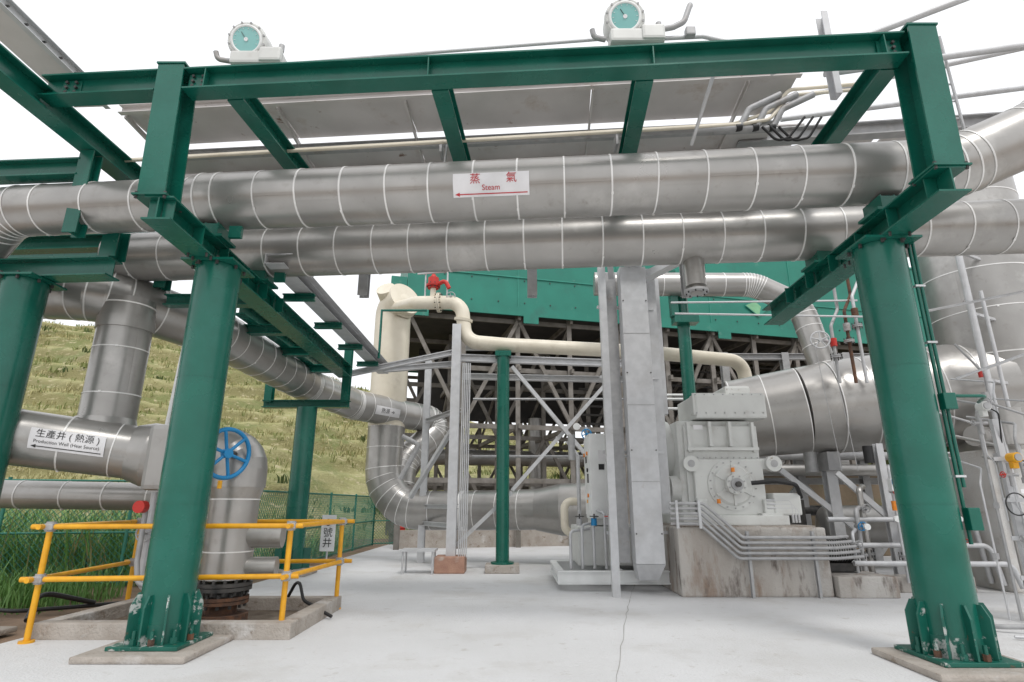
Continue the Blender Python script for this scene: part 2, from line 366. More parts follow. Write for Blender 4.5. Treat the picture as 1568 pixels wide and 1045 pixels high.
# ---------------------------------------------------------------- portal frame
g=G('green_steel_portal_frame')
yb=lambda x:4.81-.066*x
zc=TOP+.125
def hb(a,b,**k):g.hbeam('beams',GREEN,a,b,**k)
hb((-3.43,4.93,zc),(-3.62,12.1,zc),h=.25,w=.28)
hb((3.88,4.42,zc),(4.0,8.3,zc),h=.25,w=.28)
hb((-3.52,5.07,zc+.127),(-3.57,5.07,5.78),h=.28,w=.27,hint=V((0,1,0)))
hb((3.90,4.57,zc+.127),(3.95,4.57,5.80),h=.28,w=.27,hint=V((0,1,0)))
hb((-5.0,yb(-5.0),5.62),(-3.72,yb(-3.72),5.62),h=.26,w=.2)
hb((-3.42,yb(-3.42),5.62),(3.80,yb(3.80),5.62),h=.26,w=.2)
for x in(-3.2,-.85,1.4,3.6):
    g.box('stiffeners',GREEN,(x,yb(x)-.05,5.62),(.012,.09,.222))
for x in(-3.3,3.66,-4.7):
    g.box('stiffeners',GREEN,(x,yb(x)-.018,5.62),(.2,.012,.18))
    for i in(-.05,.05):
        for z in(5.56,5.62,5.68):g.cyl('bolts',DARKM,(x+i,yb(x)-.05,z),(x+i,yb(x)-.02,z),.016,seg=6)
for (x,y,x2) in((-3.57,5.07,-3.52),(3.95,4.57,3.90)):
    g.box('stiffeners',GREEN,(x,y,5.80),(.30,.30,.02));g.box('stiffeners',GREEN,(x2,y,zc+.136),(.34,.34,.018))
    for i in(-.14,.14):
        for j in(-.14,.14):g.cyl('bolts',DARKM,(x2+i,y+j,zc+.1),(x2+i,y+j,zc+.17),.016,seg=6)
for sx in(-3.43,3.89):
    for k in range(6):
        for q in(-.07,.07):g.box('stiffeners',GREEN,(sx+q,5.0+k*.55 if sx<0 else 4.6+k*.55,zc),(.11,.012,.21))
hb((-5.08,3.0,5.50),(-4.95,9.5,5.50),h=.26,w=.22)
for x in(-2.95,-.75,1.35,3.75):
    hb((x,yb(x)+.12,5.6),(x+.25,8.2,5.6),h=.22,w=.18)
hb((-3.7,8.2,5.6),(4.2,7.7,5.6),h=.22,w=.18)
for y,z in((5.9,5.15),(6.9,5.35),(7.6,5.05),(8.4,5.3)):
    hb((-9.,y+.25,z),(-5.06,y,z),h=.22,w=.18)
for y in(5.9,7.6):
    hb((-5.0,y,4.30),(-5.0,y,5.36),h=.16,w=.16,hint=V((0,1,0)))
hb((-7.5,6.6,zc),(-4.85,6.42,zc),h=.24,w=.24)
hb((-4.9,6.42,zc+.125),(-4.9,6.42,4.62),h=.2,w=.2,hint=V((0,1,0)))
for x,y in((-3.46,5.96),(-3.48,7.28),(3.93,5.36),(3.96,6.68)):
    g.box('saddles',GREEN,(x,y,zc+.142),(.42,.34,.03));
    for dx in(-.14,0,.14):g.box('saddles',GREEN,(x+dx,y,zc+.23),(.014,.30,.145))
    g.box('saddles',GREEN,(x+.33,y-.1,zc+.2),(.14,.05,.14));g.box('saddles',GREEN,(x,y-.151,zc+.22),(.3,.014,.13))
for k in range(10):
    for sx in(-.1,.1):
        yy=5.7+k*.09
        g.cyl('bolts',DARKM,(-3.43+sx,yy,TOP-.045),(-3.43+sx,yy,TOP+.02),.014,seg=6);g.cyl('bolts',DARKM,(3.9+sx,yy-.5,TOP-.045),(3.9+sx,yy-.5,TOP+.02),.014,seg=6)
g.done()
g=G('green_cable_bridge')
g.hbeam('beam',GREEN,(-4.25,8.4,4.3),(-4.3,12.6,4.3),h=.2,w=.18)
for y in(7.6,9.0,10.4,11.8):g.hbeam('cross',GREEN,(-4.9,y,4.12),(-3.7,y,4.12),h=.16,w=.16)
for y in(8.0,9.4,10.8,12.2):g.hbeam('outrigger',GREEN,(-3.42,y,4.32),(-2.95,y,4.32),h=.1,w=.1)
g.channel('tray',GALV,(-3.25,6.9,4.46),(-3.25,13.5,4.46),h=.14,w=.25)
g.bar('tray',GALV,(-3.05,6.9,4.53),(-3.05,13.5,4.53),.3,.01)
g.tube('conduit',GREEN,[(-2.9,12.0,4.4),(-2.9,12.0,5.5),(-1.9,12.0,5.5)],.03,seg=8)
g.hbeam('post',GREEN,(-3.6,12.15,3.45),(-3.6,12.15,4.8),h=.16,w=.16,hint=V((0,1,0)))
g.hbeam('post',GREEN,(-5.25,12.15,3.45),(-5.25,12.15,3.9),h=.16,w=.16,hint=V((0,1,0)))
g.hbeam('sill',GREEN,(-5.35,12.15,3.42),(-3.5,12.15,3.42),h=.16,w=.2)
g.done()
g=G('green_support_column');g.cyl('shaft',GREEN,(-4.4,12.15,.1),(-4.4,12.15,3.34),.21,seg=32)
g.box('plinth',PLINTH,(-4.4,12.15,.06),(.8,.8,.12),bev=.02)
for i in range(4):
    o=V((math.cos(i*1.5708+.4),math.sin(i*1.5708+.4),0));g.bar('gussets',GREEN,V((-4.4,12.15,.3))+o*.2,V((-4.4,12.15,.3))+o*.34,.02,.4)
g.done()
# ---------------------------------------------------------------- pipes on rack
ys=lambda x:5.68-.08*x
g=G('steam_pipe')
g.ipipe([(-3.55,ys(-3.55),4.75),(4.6,ys(4.6),4.75),(5.7,5.15,5.2),(6.8,5.0,6.6)],.33,fil=1.3,n=4,spacing=.49)
g.ipipe([(-3.5,ys(-3.5),4.74),(-6.1,ys(-6.1),4.74),(-7.0,6.6,4.1),(-7.6,7.8,3.9)],.30,fil=.7,n=4,spacing=.6)
g.cyl('bands',BAND,(-3.56,ys(-3.56),4.75),(-3.54,ys(-3.54),4.75),.336,seg=40)
pipe_label(g,(-.20,ys(-.2),4.75),(1,-.08,0),.33,-.34,.82,.25,[('蒸',.12,-.17,.055,TRED),('氣',.12,.22,.055,TRED),('Steam',.08,.0,-.035,TRED)],(-.39,.39,-.095,TRED))
g.done()
g=G('insulated_return_pipe');y2=lambda x:6.98-.08*x
g.ipipe([(-5.6,y2(-5.6),4.70),(9.5,y2(9.5),4.70)],.34,spacing=.5,start=.35)
g.cyl('drain_pot',JACK,(2.35,y2(2.35),4.45),(2.35,y2(2.35),4.02),.13);g.cyl('drain_pot',JACK,(2.35,y2(2.35),4.03),(2.35,y2(2.35),3.93),.075);g.cyl('drain_pot',GALVD,(2.35,y2(2.35),3.97),(2.35,y2(2.35),3.94),.15)
g.ringbolts(DARKM,(2.35,y2(2.35),3.95),(0,0,1),.125,8,.01,.06)
g.done()
g=G('production_header_pipe')
g.ipipe([(-8.5,7.25,4.22),(-5.55,7.35,4.12),(-4.72,8.6,3.98),(-4.6,12.6,3.92),(-3.9,14.0,3.72),(-2.25,15.9,3.62),(-2.1,15.95,3.3),(-2.9,15.3,2.4),(-2.9,15.2,1.8)],.37,fil=.75,n=4,spacing=.5)
d=V((-2.25+3.9,15.9-14.0,-.1)).normalized()
pipe_label(g,V((-3.9,14,3.72))+d*.75,d,.37,-.25,.75,.22,[('熱源 →',.13,0,0,TBLK)])
g.done()
# ---------------------------------------------------------------- well head
g=G('production_well_pipe')
a=V((-7.2,6.35,2.28));b=V((-4.55,7.45,1.95));dd=(b-a).normalized()
g.ipipe([a,b,b+dd*.75],.33,fil=0,spacing=.55)
g.cyl('collar',JACK,b-dd*.12,b+dd*.02,.40,seg=40);g.cyl('collar',JACK,b-dd*.30,b-dd*.12,.34,.40,seg=40)
pipe_label(g,a+dd*1.98,dd,.33,.0,.76,.235,[('生產井 ( 熱源 )',.10,0,.055,TBLK),('Production Well (Heat Source)',.052,0,-.03,TBLK)],(-.35,.35,-.085,TBLK))
g.ipipe([(-5.3,7.45,1.95),(-5.3,7.45,4.05)],.325,fil=0,spacing=.6)
g.cyl('cap_rim',JACK,(-5.3,7.45,3.62),(-5.3,7.45,3.78),.345,seg=40)
g.cyl('reinforcing_pad',JACK,(-5.3,7.42,2.2),(-5.3,7.42,2.42),.40,.34,seg=40)
g.ipipe([(-8,8.6,1.5),(-5.0,8.9,1.45),(-4.6,8.9,.9)],.2,fil=.4,spacing=.6)
g.done()
g=G('wellhead_valve');X,Y=-3.42,7.3;Z=V((0,0,1));c=V((X,Y,0))
g.cyl('casing',RUST,c,c+Z*.12,.30);g.cyl('casing',RUST,c+Z*.12,c+Z*.24,.17);g.flange(RUST,c+Z*.27,Z,.29,.035,12,.02)
g.cyl('casing',DARKM,c+Z*.3,c+Z*.4,.2);g.flange(DARKM,c+Z*.42,Z,.31,.04,14,.02)
g.cyl('insulation_box',JACK,c+Z*.50,c+Z*1.42,.28,seg=36)
for z in(.52,.8,1.1,1.4):g.cyl('bands',BAND,c+Z*z,c+Z*(z+.014),.286,seg=36)
g.cyl('insulation_box',JACK,c+Z*1.42,c+Z*1.6,.28,.33,seg=36)
g.cyl('side_nozzle',JACK,c+V((.2,.0,.98)),c+V((.62,.05,.98)),.14);g.cyl('side_nozzle',JACK,c+V((.2,0,.62)),c+V((.58,.05,.62)),.12)
g.tube('elbow',JK,[c+Z*1.55,c+Z*1.95,c+V((-.9,.1,1.95))],.33,.36,5,36,True)
g.box('valve_body',JACK,c+V((-.72,.0,1.9)),(.55,.72,.78),bev=.06)
wc=V((-3.33,6.75,1.92));ax=V((.92,-.58,-.05));g.cyl('stem',DARKM,c+Z*1.93,wc,.045);g.wheel(BLUE,wc,ax,.28,.025,6)
g.cyl('tag',YEL,wc+V((-.02,-.03,-.31)),wc+V((-.02,-.03,-.40)),.025,seg=10)
g.cyl('gauge',RED,(-4.35,7.0,1.32),(-4.35,6.9,1.32),.07);g.tube('bleed_line',GALVD,[(-4.35,7.05,1.3),(-4.35,7.05,.7),(-4.3,7.05,.45),(-3.6,7.2,.45)],.03,.1,seg=8)
g.tube('bleed_line',GALV,[(-4.6,7.6,1.5),(-4.6,7.6,.35),(-4.2,7.6,.3)],.05,.15,seg=12);g.wheel(GALVD,(-4.6,7.5,1.0),(0,1,0),.1,.01,4,'small_wheel')
g.tube('bleed_line',GALV,[(-4.1,7.4,1.5),(-4.1,7.4,.9),(-4.1,7.0,.85)],.04,.1,seg=12);g.flange(GALVD,(-4.1,7.4,1.15),Z,.1,.015,8,.008)
g.done()
g=G('wellhead_pit_kerb')
x0,x1,y0,y1=-5.0,-2.3,6.5,8.35
for (a0,a1,b0,b1) in((x0,x1,y0,y0+.18),(x0,x1,y1-.18,y1),(x0,x0+.18,y0+.182,y1-.182),(x1-.18,x1,y0+.182,y1-.182)):
    g.box('kerb',PLINTH,((a0+a1)/2,(b0+b1)/2,.075),(a1-a0,b1-b0,.17),bev=.015)
g.add('pit_floor',PITF,[(x0+.1,y0+.1,.008),(x1-.1,y0+.1,.008),(x1-.1,y1-.1,.008),(x0+.1,y1-.1,.008)],[[0,1,2,3]])
g.tube('drain_hose',BLACK,[(-2.9,8.0,.2),(-2.75,7.9,.45),(-2.6,7.7,.2),(-2.2,7.6,.03)],.02,.15,seg=8)
g.done()
g=G('yellow_guard_rail')
C=[(-4.92,6.38),(-2.46,6.66),(-2.36,8.3),(-5.1,8.2)]
for i,(x,y) in enumerate(C):
    g.cyl('posts',YEL,(x,y,0),(x,y,1.16),.03,seg=14);g.cyl('foot',YEL,(x,y,0),(x,y,.02),.07)
    for z in(.6,1.12):
        g.cyl('clamps',GALVD,(x,y,z-.05),(x,y,z+.05),.048,seg=14);g.box('clamps',GALVD,(x+.02,y-.03,z),(.10,.08,.07),bev=.015)
for i in range(4):
    a=V((*C[i],0));b=V((*C[(i+1)%4],0));d=(b-a).normalized();o=d.cross(V((0,0,1)))*.035
    for z in(.6,1.12):g.cyl('rails',YEL,a-d*.16+o+V((0,0,z)),b+d*.14+o+V((0,0,z)),.027,seg=12)
g.done()
# ---------------------------------------------------------------- upper deck / trays
g=G('overhead_deck')
yd=lambda x:6.05-.08*x
x=-5.2;flip=0
while x<3.4:
    w=(2.1,1.7,2.4,1.9)[flip%4];flip+=1;x2=min(x+w,3.5);xm=(x+x2)/2
    g.bar('panels',DECK,(xm,yd(xm)+.02,6.40),(xm+.06,yd(xm)+.74,6.40),x2-x-.004,.02)
    g.bar('panels_low',DECK,(xm+.06,yd(xm)+.80,6.30),(xm+.1,yd(xm)+1.34,6.30),x2-x-.004,.02)
    g.bar('ribs',DECK,(x+.02,yd(x)+.03,6.35),(x+.08,yd(x)+1.3,6.26),.025,.07)
    x=x2
g.hbeam('stringer',GALVD,(-5.2,yd(-5.2)+.77,6.22),(3.5,yd(3.5)+.77,6.22),h=.14,w=.07)
g.channel('stringer',DECK,(-5.2,yd(-5.2)+1.40,6.26),(3.5,yd(3.5)+1.40,6.26),h=.2,w=.06)
g.channel('stringer',DECK,(-5.2,yd(-5.2)-.02,6.38),(3.5,yd(3.5)-.02,6.38),h=.12,w=.06)
for k in range(3):g.bar('panels',DECK,(3.6+k*1.15,6.9,6.5),(3.7+k*1.15,8.2,6.5),1.05,.02)
g.hbeam('stringer',GALVD,(3.2,7.0,6.35),(8.5,6.4,6.35),h=.2,w=.15)
for x in(-4.6,-2.2,.3,2.6):
    g.hbeam('posts',GALVD,(x,7.9,4.3),(x,7.9,6.2),h=.14,w=.14,hint=V((0,1,0)))
g.done()
g=G('cable_tray')
g.bar('tray_bottom',DECK,(-5.75,3.,6.52),(-5.6,6.4,6.42),.42,.012)
g.channel('edge_angle',GALV,(-5.52,3.,6.55),(-5.38,6.4,6.45),h=.14,w=.06)
for k in range(14):g.cyl('bolts',DARKM,(-5.53+k*.01,3.2+k*.24,6.54-.007*k),(-5.47+k*.01,3.2+k*.24,6.54-.007*k),.014,seg=6)
g.done()
g=G('small_bore_pipes')
for k in(0,1):
    g.tube('line',CREAM,[(-5.2,6.45+.08*k,5.62+.07*k),(2.7,5.88+.08*k,5.75+.07*k),(3.1,5.85,5.8+.1*k),(3.4,5.85,6.15+.08*k),(4.3,5.8,6.2+.08*k)],.022,.15,seg=10)
g.tube('line',GALV,[(-2.3,5.2,5.9),(1.0,4.98,6.02),(2.0,4.9,6.0)],.02,.1,seg=10)
g.tube('line',GALV,[(2.0,4.9,6.0),(2.15,4.9,5.8),(2.0,5.5,5.2)],.02,.1,seg=10)
g.tube('line',GALV,[(-.95,4.95,5.85),(-.8,6.2,5.9),(-.9,6.4,5.2)],.016,.1,seg=8)
g.box('junction_box',GALV,(-1.35,5.1,5.97),(.16,.1,.09),bev=.02)
for x in(2.75,2.95,3.15):
    g.tube('lagging',GALVD,[(x-.5,5.95,5.72),(x,5.9,5.72),(x+.12,5.85,5.95),(x+.5,5.8,6.12)],.04,.1,seg=10);g.cyl('lagging_ties',BLACK,(x-.05,5.9,5.72),(x+.02,5.9,5.73),.048,seg=10)
for x in(-3.0,-.9,1.3):g.box('clips',GALVD,(x,6.26-.07*x,5.7),(.03,.2,.16))
g.tube('cable',BLACK,[(-4.8,5.3,5.8),(-3.9,5.25,5.9),(-3.2,5.2,5.85)],.012,.2,seg=6)
for k in range(3):g.tube('cable',BLACK,[(3.0+.1*k,5.85,5.7),(3.15+.1*k,5.85,5.5),(3.3+.12*k,5.85,5.55),(3.5+.1*k,5.8,5.8)],.016,.1,seg=6)
g.done()
def gauge(x,y,z,side):
    g=G('round_dial_transmitter');c=V((x,y,z));f=V((-.05*side,-1,-.25)).normalized()
    g.cyl('housing',LGREY,c-f*.16,c+f*.03,.205,seg=40);g.cyl('bezel',LGREY,c+f*.03,c+f*.06,.212,.19,seg=40)
    g.cyl('dial',TEALG,c+f*.055,c+f*.064,.145,seg=36);g.torus('bezel_ring',WHITE,c+f*.06,f,.155,.016)
    g.cyl('dial_hub',LABEL,c+f*.06,c+f*.072,.022)
    d_,a_,b_=basis(f)
    for k in range(10):
        q=math.radians(-30+k*26);o=a_*math.cos(q)+b_*math.sin(q);g.bar('dial_marks',LABEL,c+f*.067+o*.115,c+f*.067+o*.13,.004,.003)
    g.bar('dial_marks',TBLK,c+f*.069,c+f*.069+a_*.05+b_*.08,.006,.003)
    g.ringbolts(GALVD,c+f*.05,f,.19,12,.012,.04)
    g.box('base_casting',LGREY,c+V((.12,.05,-.22)),(.56,.2,.16),bev=.03)
    g.box('cover',LGREY,c+V((.28,-.03,-.20)),(.24,.09,.18),bev=.03)
    g.tube('cable_gland',GALVD,[c+V((-.2,.05,-.20)),c+V((-.32,.02,-.2)),c+V((-.34,0,-.12))],.028,.05,seg=10)
    g.cyl('lug',GALVD,c+V((.36,.02,-.1)),c+V((.36,.02,-.02)),.03)
    g.cyl('bracket',DARKM,c+V((.05,.1,-.3)),c+V((.05,.1,-.42)),.05)
    g.done()
gauge(-2.88,5.08,6.2,-1);gauge(1.17,4.78,6.2,1)
g=G('overhead_conduit')
g.tube('conduit',GALVD,[(1.45,4.8,6.08),(1.68,4.8,6.13),(1.80,4.8,6.2),(1.88,4.8,6.42),(1.9,4.85,6.46)],.03,.1,seg=12)
g.tube('conduit',GALV,[(1.35,4.85,6.02),(2.0,4.85,6.06),(2.4,4.85,5.95),(3.0,5.0,6.0)],.022,.1,seg=10)
g.tube('conduit',GALV,[(-2.45,5.1,5.93),(-2.0,5.1,5.98),(1.0,4.9,6.08)],.018,.1,seg=10)
g.box('boss',GALVD,(1.85,4.8,6.06),(.1,.08,.1),bev=.015)
g.done()
g=G('galvanised_platform_rail')
for a,b in(((2.9,5.3,6.0),(5.2,4.6,6.55)),((3.5,5.3,5.98),(6.5,5.0,6.25)),((3.4,6.6,6.6),(9,6.0,7.6)),((3.6,6.5,6.3),(9,6.2,6.9))):g.cyl('rails',GALV,a,b,.035,seg=12)
g.channel('posts',GALV,(3.55,5.2,5.6),(3.55,5.2,6.7),h=.12,w=.06)
for x in(4.9,5.0):g.cyl('ladder',GALV,(x,5.4,5.2),(x-.2,5.2,6.4),.015,seg=8)
for k in range(6):g.cyl('ladder',GALV,(4.9-.033*k,5.4-.03*k,5.25+.2*k),(5.0-.033*k,5.4-.03*k,5.25+.2*k),.01,seg=8)
g.done()
# ---------------------------------------------------------------- cooling tower
L0=V((-3.6,18.3,0));ta=V((.97,.244,0)).normalized();tb=V((-.244,.97,0)).normalized()
T=lambda a,b,z:L0+ta*a+tb*b+V((0,0,z))
g=G('cooling_tower')
LEN=23.5;DEP=11.
def slab(p,m,a0,a1,b0,b1,z0,z1):
    vs=[T(a,b,z) for z in(z0,z1) for a,b in((a0,b0),(a1,b0),(a1,b1),(a0,b1))]
    g.add(p,m,vs,[[0,1,2,3],[7,6,5,4],[0,4,5,1],[1,5,6,2],[2,6,7,3],[3,7,4,0]])
slab('fan_deck_wall',TEAL,0,LEN,0,.12,8.0,11.6);slab('fan_deck_wall',TEAL,0,.12,.125,DEP,8.0,11.6);slab('fan_deck_wall',TEAL,LEN-.12,LEN,.125,DEP,8,11.6)
slab('fan_deck_wall',TEAL,.125,LEN-.125,DEP-.12,DEP,8,11.6)
slab('fill_underside',DARK,.125,LEN-.125,.125,DEP-.125,8.05,8.3)
for k in range(7):slab('wall_seams',TEAL2,k*3.9+.02,k*3.9+.05,-.02,-.002,8.1,11.55)
for z in(8.02,9.25,11.5):slab('wall_seams',TEAL2,.0,LEN,-.04,-.004,z,z+.04)
for k in range(24):
    for z in(8.3,9.15):g.cyl('wall_bolts',DARKM,T(.3+k*.97,-.03,z),T(.3+k*.97,.0,z),.025,seg=6)
slab('skirt',TEAL,-.5,LEN*.99,-.12,-.055,7.78,8.1)
for k in range(6):slab('skirt_brackets',TEAL,k*3.9+.2,k*3.9+.75,-.16,-.122,7.5,7.8)
slab('corner',TEAL,-.55,-.01,.0,.3,7.9,8.9)
vs=[T(13.3,-.06,9.0),T(13.9,-.06,8.55),T(14.6,-.06,9.1),T(14.0,-.06,9.4)];g.add('emblem',TEAL2,vs,[[0,1,2,3]])
LG=mat('emblem_light_green',(.22,.5,.28),rough=.5);vs=[T(13.35,-.065,9.0),T(13.9,-.065,8.6),T(14.05,-.065,9.0),T(13.8,-.065,9.2)];g.add('emblem',LG,vs,[[0,1,2,3]])
for k in range(14):
    g.cyl('handrail',GALV,T(k*1.8,-.0,11.6),T(k*1.8,0,12.7),.03,seg=8)
for z in(12.15,12.7):g.cyl('handrail',GALV,T(0,0,z),T(LEN,0,z),.03,seg=8)
rows=(0.3,3.6,7.2,10.7);cols=[i*1.95+.1 for i in range(13)]
for r_,b in enumerate(rows):
    m=TRUSS
    for a in cols:g.bar('posts',m,T(a,b,0),T(a,b,8),.16,.16)
    for z in(2.1,3.9,5.9,7.7):g.bar('girts',m,T(0,b+.1,z),T(LEN,b+.1,z),.09,.16)
    for i in range(len(cols)-1):
        a,c_=cols[i],cols[i+1]
        zz=((.3,3.9),(3.9,7.7)) if r_ in(1,3) else ((3.9,7.7),)
        for z0,z1 in zz:
            if (i+r_)%2:g.bar('braces',m,T(a,b-.1,z0),T(c_,b-.1,z1),.10,.13)
            else:g.bar('braces',m,T(c_,b-.1,z0),T(a,b-.1,z1),.10,.13)
for a in cols:
    for z in(3.9,5.9,7.75):g.bar('joists',TRUSS,T(a,0,z),T(a,DEP,z),.1,.16)
    g.bar('joists',TRUSS,T(a,.3,7.6),T(a,3.6,5.9),.08,.1);g.bar('joists',TRUSS,T(a,7.2,4),T(a,3.6,5.9),.08,.1)
slab('interior_shade_sheets',DARK,1.0,LEN-.2,6.2,6.4,4.9,8.0)  # added dark sheets paint in the shade of the tower interior
for k in range(10):slab('interior_shade_sheets',DARK,LEN*.3,LEN-.2,2.+k*.1,2.06+k*.1,4.3+k*.36,4.38+k*.36)
slab('basin_wall',PLINTH,.2,LEN,0.6,.8,0,.55);slab('basin_wall',PLINTH,.2,LEN,DEP-.4,DEP-.2,0,.8)
for a0 in(2.5,6.,9.5,14.,18.):
    g.cyl('riser_pipes',JACK,T(a0,5,0),T(a0,5,4.9),.3);slab('pump_housings',GALVD,a0+.8,a0+1.9,4,5,0,1.5)
g.cyl('riser_pipes',JACK,T(1,5,3.2),T(LEN-1,5,3.2),.32)
g.done()
# ---------------------------------------------------------------- galvanised bracing frame
g=G('galvanised_pipe_rack')
def hg(a,b,**k):g.hbeam('members',GALV,a,b,**k)
hg((-1.27,12.6,.3),(-1.27,12.6,5.35),h=.2,w=.2,hint=V((0,1,0)))
g.box('plinth',mat('brick_red_plinth',(.42,.25,.18),(.34,.19,.14),rough=.9,scale=6,bump=.5,c3=(.5,.42,.36),s3=3),(-1.27,12.6,.16),(.62,.6,.32),bev=.02)
hg((-1.2,12.75,4.6),(3.2,13.0,4.5),h=.16,w=.14);hg((-1.2,13.6,4.35),(3.2,13.8,4.3),h=.14,w=.14)
g.bar('braces',GALV,(0.0,12.8,4.4),(2.2,12.8,1.7),.14,.08);g.bar('braces',GALV,(2.15,12.95,4.0),(0.0,12.95,1.64),.14,.08);g.bar('braces',GALV,(0,12.95,1.6),(-1.2,12.95,.5),.14,.08)
hg((-1.3,12.6,4.7),(-3.6,12.4,4.15),h=.12,w=.12);hg((-1.3,12.9,4.5),(-3.0,12.9,4.35),h=.12,w=.12)
hg((-1.1,13,4.9),(-.0,13,4.9),h=.1,w=.1)
g.bar('braces',GALV,(-1.3,12.7,3.0),(-2.4,13.9,1.5),.1,.08)
for z in(.9,1.3,3.4):hg((-1.2,12.8,z),(-2.2,14.6,z),h=.1,w=.1)
hg((-2.2,14.6,0),(-2.2,14.6,5),h=.16,w=.16,hint=V((0,1,0)));hg((3.2,13.2,0),(3.2,13.2,6.2),h=.2,w=.2,hint=V((0,1,0)))
for k in range(5):g.cyl('conduits',GALV,(-1.1+.04*k,12.45,.3),(-1.1+.04*k,12.45,4.4),.014,seg=8)
for z,y in((3.95,14.5),(3.75,14.8),(4.15,15)):g.cyl('lines',WHITE,(3.2,y,z),(7.5,y,z),.035,seg=10)
g.cyl('lines',GALVD,(-1,14.5,3.95),(3.2,14.5,3.95),.03,seg=10);g.cyl('lines',GALVD,(-1,14.5,2.5),(3.2,14.5,2.5),.03,seg=10)
g.box('low_stand',GALV,(-1.9,12.4,.45),(.7,.5,.04));
for x in(-2.2,-1.6):
    for y in(12.2,12.6):g.cyl('low_stand',GALV,(x,y,0),(x,y,.45),.02,seg=8)
g.done()
g=G('green_thin_column');g.cyl('shaft',GREEN,(-.2,12.6,.15),(-.2,12.6,4.6),.14,seg=24);g.box('plinth',PLINTH,(-.2,12.6,.08),(.7,.6,.16),bev=.02);g.box('cap',GREEN,(-.2,12.6,4.64),(.36,.3,.12));g.cyl('flange',GREEN,(-.2,12.6,.16),(-.2,12.6,.2),.24);g.done()
g=G('green_thin_column');g.cyl('shaft',GREEN,(3.95,12.5,.1),(3.95,12.5,6.3),.14,seg=24);g.box('bracket',GREEN,(3.95,12.35,5.4),(.55,.3,.2));g.box('bracket',GREEN,(3.7,12.3,6.0),(.16,.2,1.1));g.done()
g=G('cream_process_pipe')
g.cyl('header',CREAM,(-3.3,15,3.3),(-3.3,15,6.2),.48,seg=36);g.tube('header',CREAM,[(-3.3,15,6.1),(-3.3,15,6.55),(-2.9,14.6,6.75)],.48,.4,6,36)
g.dome('header_cap',CREAM,(-3.05,14.75,6.66),(.62,-.62,.35),.48,.25)
g.cyl('header_cap',CREAM,(-3.35,14.9,6.7),(-3.45,14.5,7.0),.26,seg=24)
g.tube('line',CREAM,[(-3.2,14.7,6.5),(-2.3,12.95,6.02),(-1.2,12.8,5.98),(-1.08,12.7,4.98),(-.2,12.7,4.9),(3.2,13.2,4.86),(5.75,13.8,4.78),(5.85,13.85,3.6)],.165,.38,7,24)
g.flange(CREAM,(-1.75,12.87,6.0),(1,-.1,0),.24,.03,10,.012)
g.cyl('flange',CREAM,(-1.15,12.78,5.5),(-1.14,12.77,5.56),.22)
g.done()
g=G('red_relief_valve')
g.cyl('body',CREAM,(-1.9,12.85,6.05),(-1.9,12.85,6.35),.07);g.cyl('bonnet',RED,(-1.9,12.85,6.35),(-1.9,12.85,6.62),.13);g.cyl('bonnet',RED,(-1.9,12.85,6.62),(-1.9,12.85,6.72),.09,.04);g.flange(RED,(-1.9,12.85,6.42),(0,0,1),.17,.02,8,.01)
g.tube('outlet',RED,[(-1.9,12.85,6.4),(-1.6,12.7,6.5),(-1.5,12.7,6.3)],.05,.1,seg=12)
g.tube('stand',GALV,[(-1.55,12.75,5.9),(-1.55,12.75,6.75),(-2.3,12.9,6.75)],.02,.05,seg=8);g.tube('stand',GALV,[(-2.1,12.9,5.9),(-2.1,12.9,6.8)],.02,seg=8);g.wheel(GALVD,(-1.45,12.7,6.1),(0,1,.2),.1,.01,4)
g.done()
g=G('large_elbow_pipe')
g.ipipe([(-3.3,15,3.5),(-3.3,15,1.2),(-1.2,14.7,1.2),(2.0,13.9,1.25)],.47,fil=1.25,n=7,spacing=.55)
g.cyl('reducer',JACK,(.6,14.25,1.22),(1.2,14.1,1.23),.48,.6,seg=36);g.cyl('reducer',JACK,(1.2,14.1,1.23),(2.4,13.8,1.25),.6,seg=36)
g.tube('branch',GALVD,[(-2.6,13.6,2.9),(-2.2,13.6,2.7),(-2.6,13.6,1.9)],.06,.1,seg=10)
g.done()
# ---------------------------------------------------------------- cable riser tower
g=G('cable_riser_tower')
g.channel('corner_post',GALV,(1.58,9.3,0),(1.58,9.3,5.9),h=.12,w=.1,hint=V((1,0,0)))
g.box('cover',GALV,(2.16,9.6,2.95),(.46,.3,5.0),bev=.008)
vs=[V((1.93,9.44,.448)),V((2.39,9.44,.448)),V((2.39,9.74,.448)),V((1.93,9.74,.448)),V((2.0,9.6,.2)),V((2.3,9.6,.2)),V((2.3,9.9,.2)),V((2.0,9.9,.2))]
g.add('cover_foot',GALV,vs,[[0,1,2,3],[7,6,5,4],[0,4,5,1],[1,5,6,2],[2,6,7,3],[3,7,4,0]])
g.box('recess_panel',GALVD,(1.77,9.8,2.95),(.26,.12,5.0))
g.channel('rear_post',GALV,(2.58,9.9,1.2),(2.58,9.9,5.6),h=.16,w=.1,hint=V((1,0,0)))
g.box('rear_panel',GALV,(2.75,10.3,4.2),(.1,.3,2.6))
for z in(.9,2.2,3.5,4.8):
    g.bar('ties',GALV,(1.58,9.36,z),(1.66,9.95,z),.05,.05);g.bar('ties',GALV,(1.55,9.8,z),(2.6,9.9,z),.05,.05)
    for x in(1.96,2.36):g.cyl('screws',DARKM,(x,9.435,z),(x,9.455,z),.012,seg=6)
for z in(1.7,2.95,4.2):g.bar('seam',GALVD,(1.935,9.447,z),(2.385,9.447,z),.004,.012)
g.bar('top_tray',GALV,(2.1,9.6,5.5),(2.7,9.4,6.1),.5,.2);g.bar('top_tray',GALV,(1.8,9.6,5.3),(1.5,8.3,6.0),.1,.1)
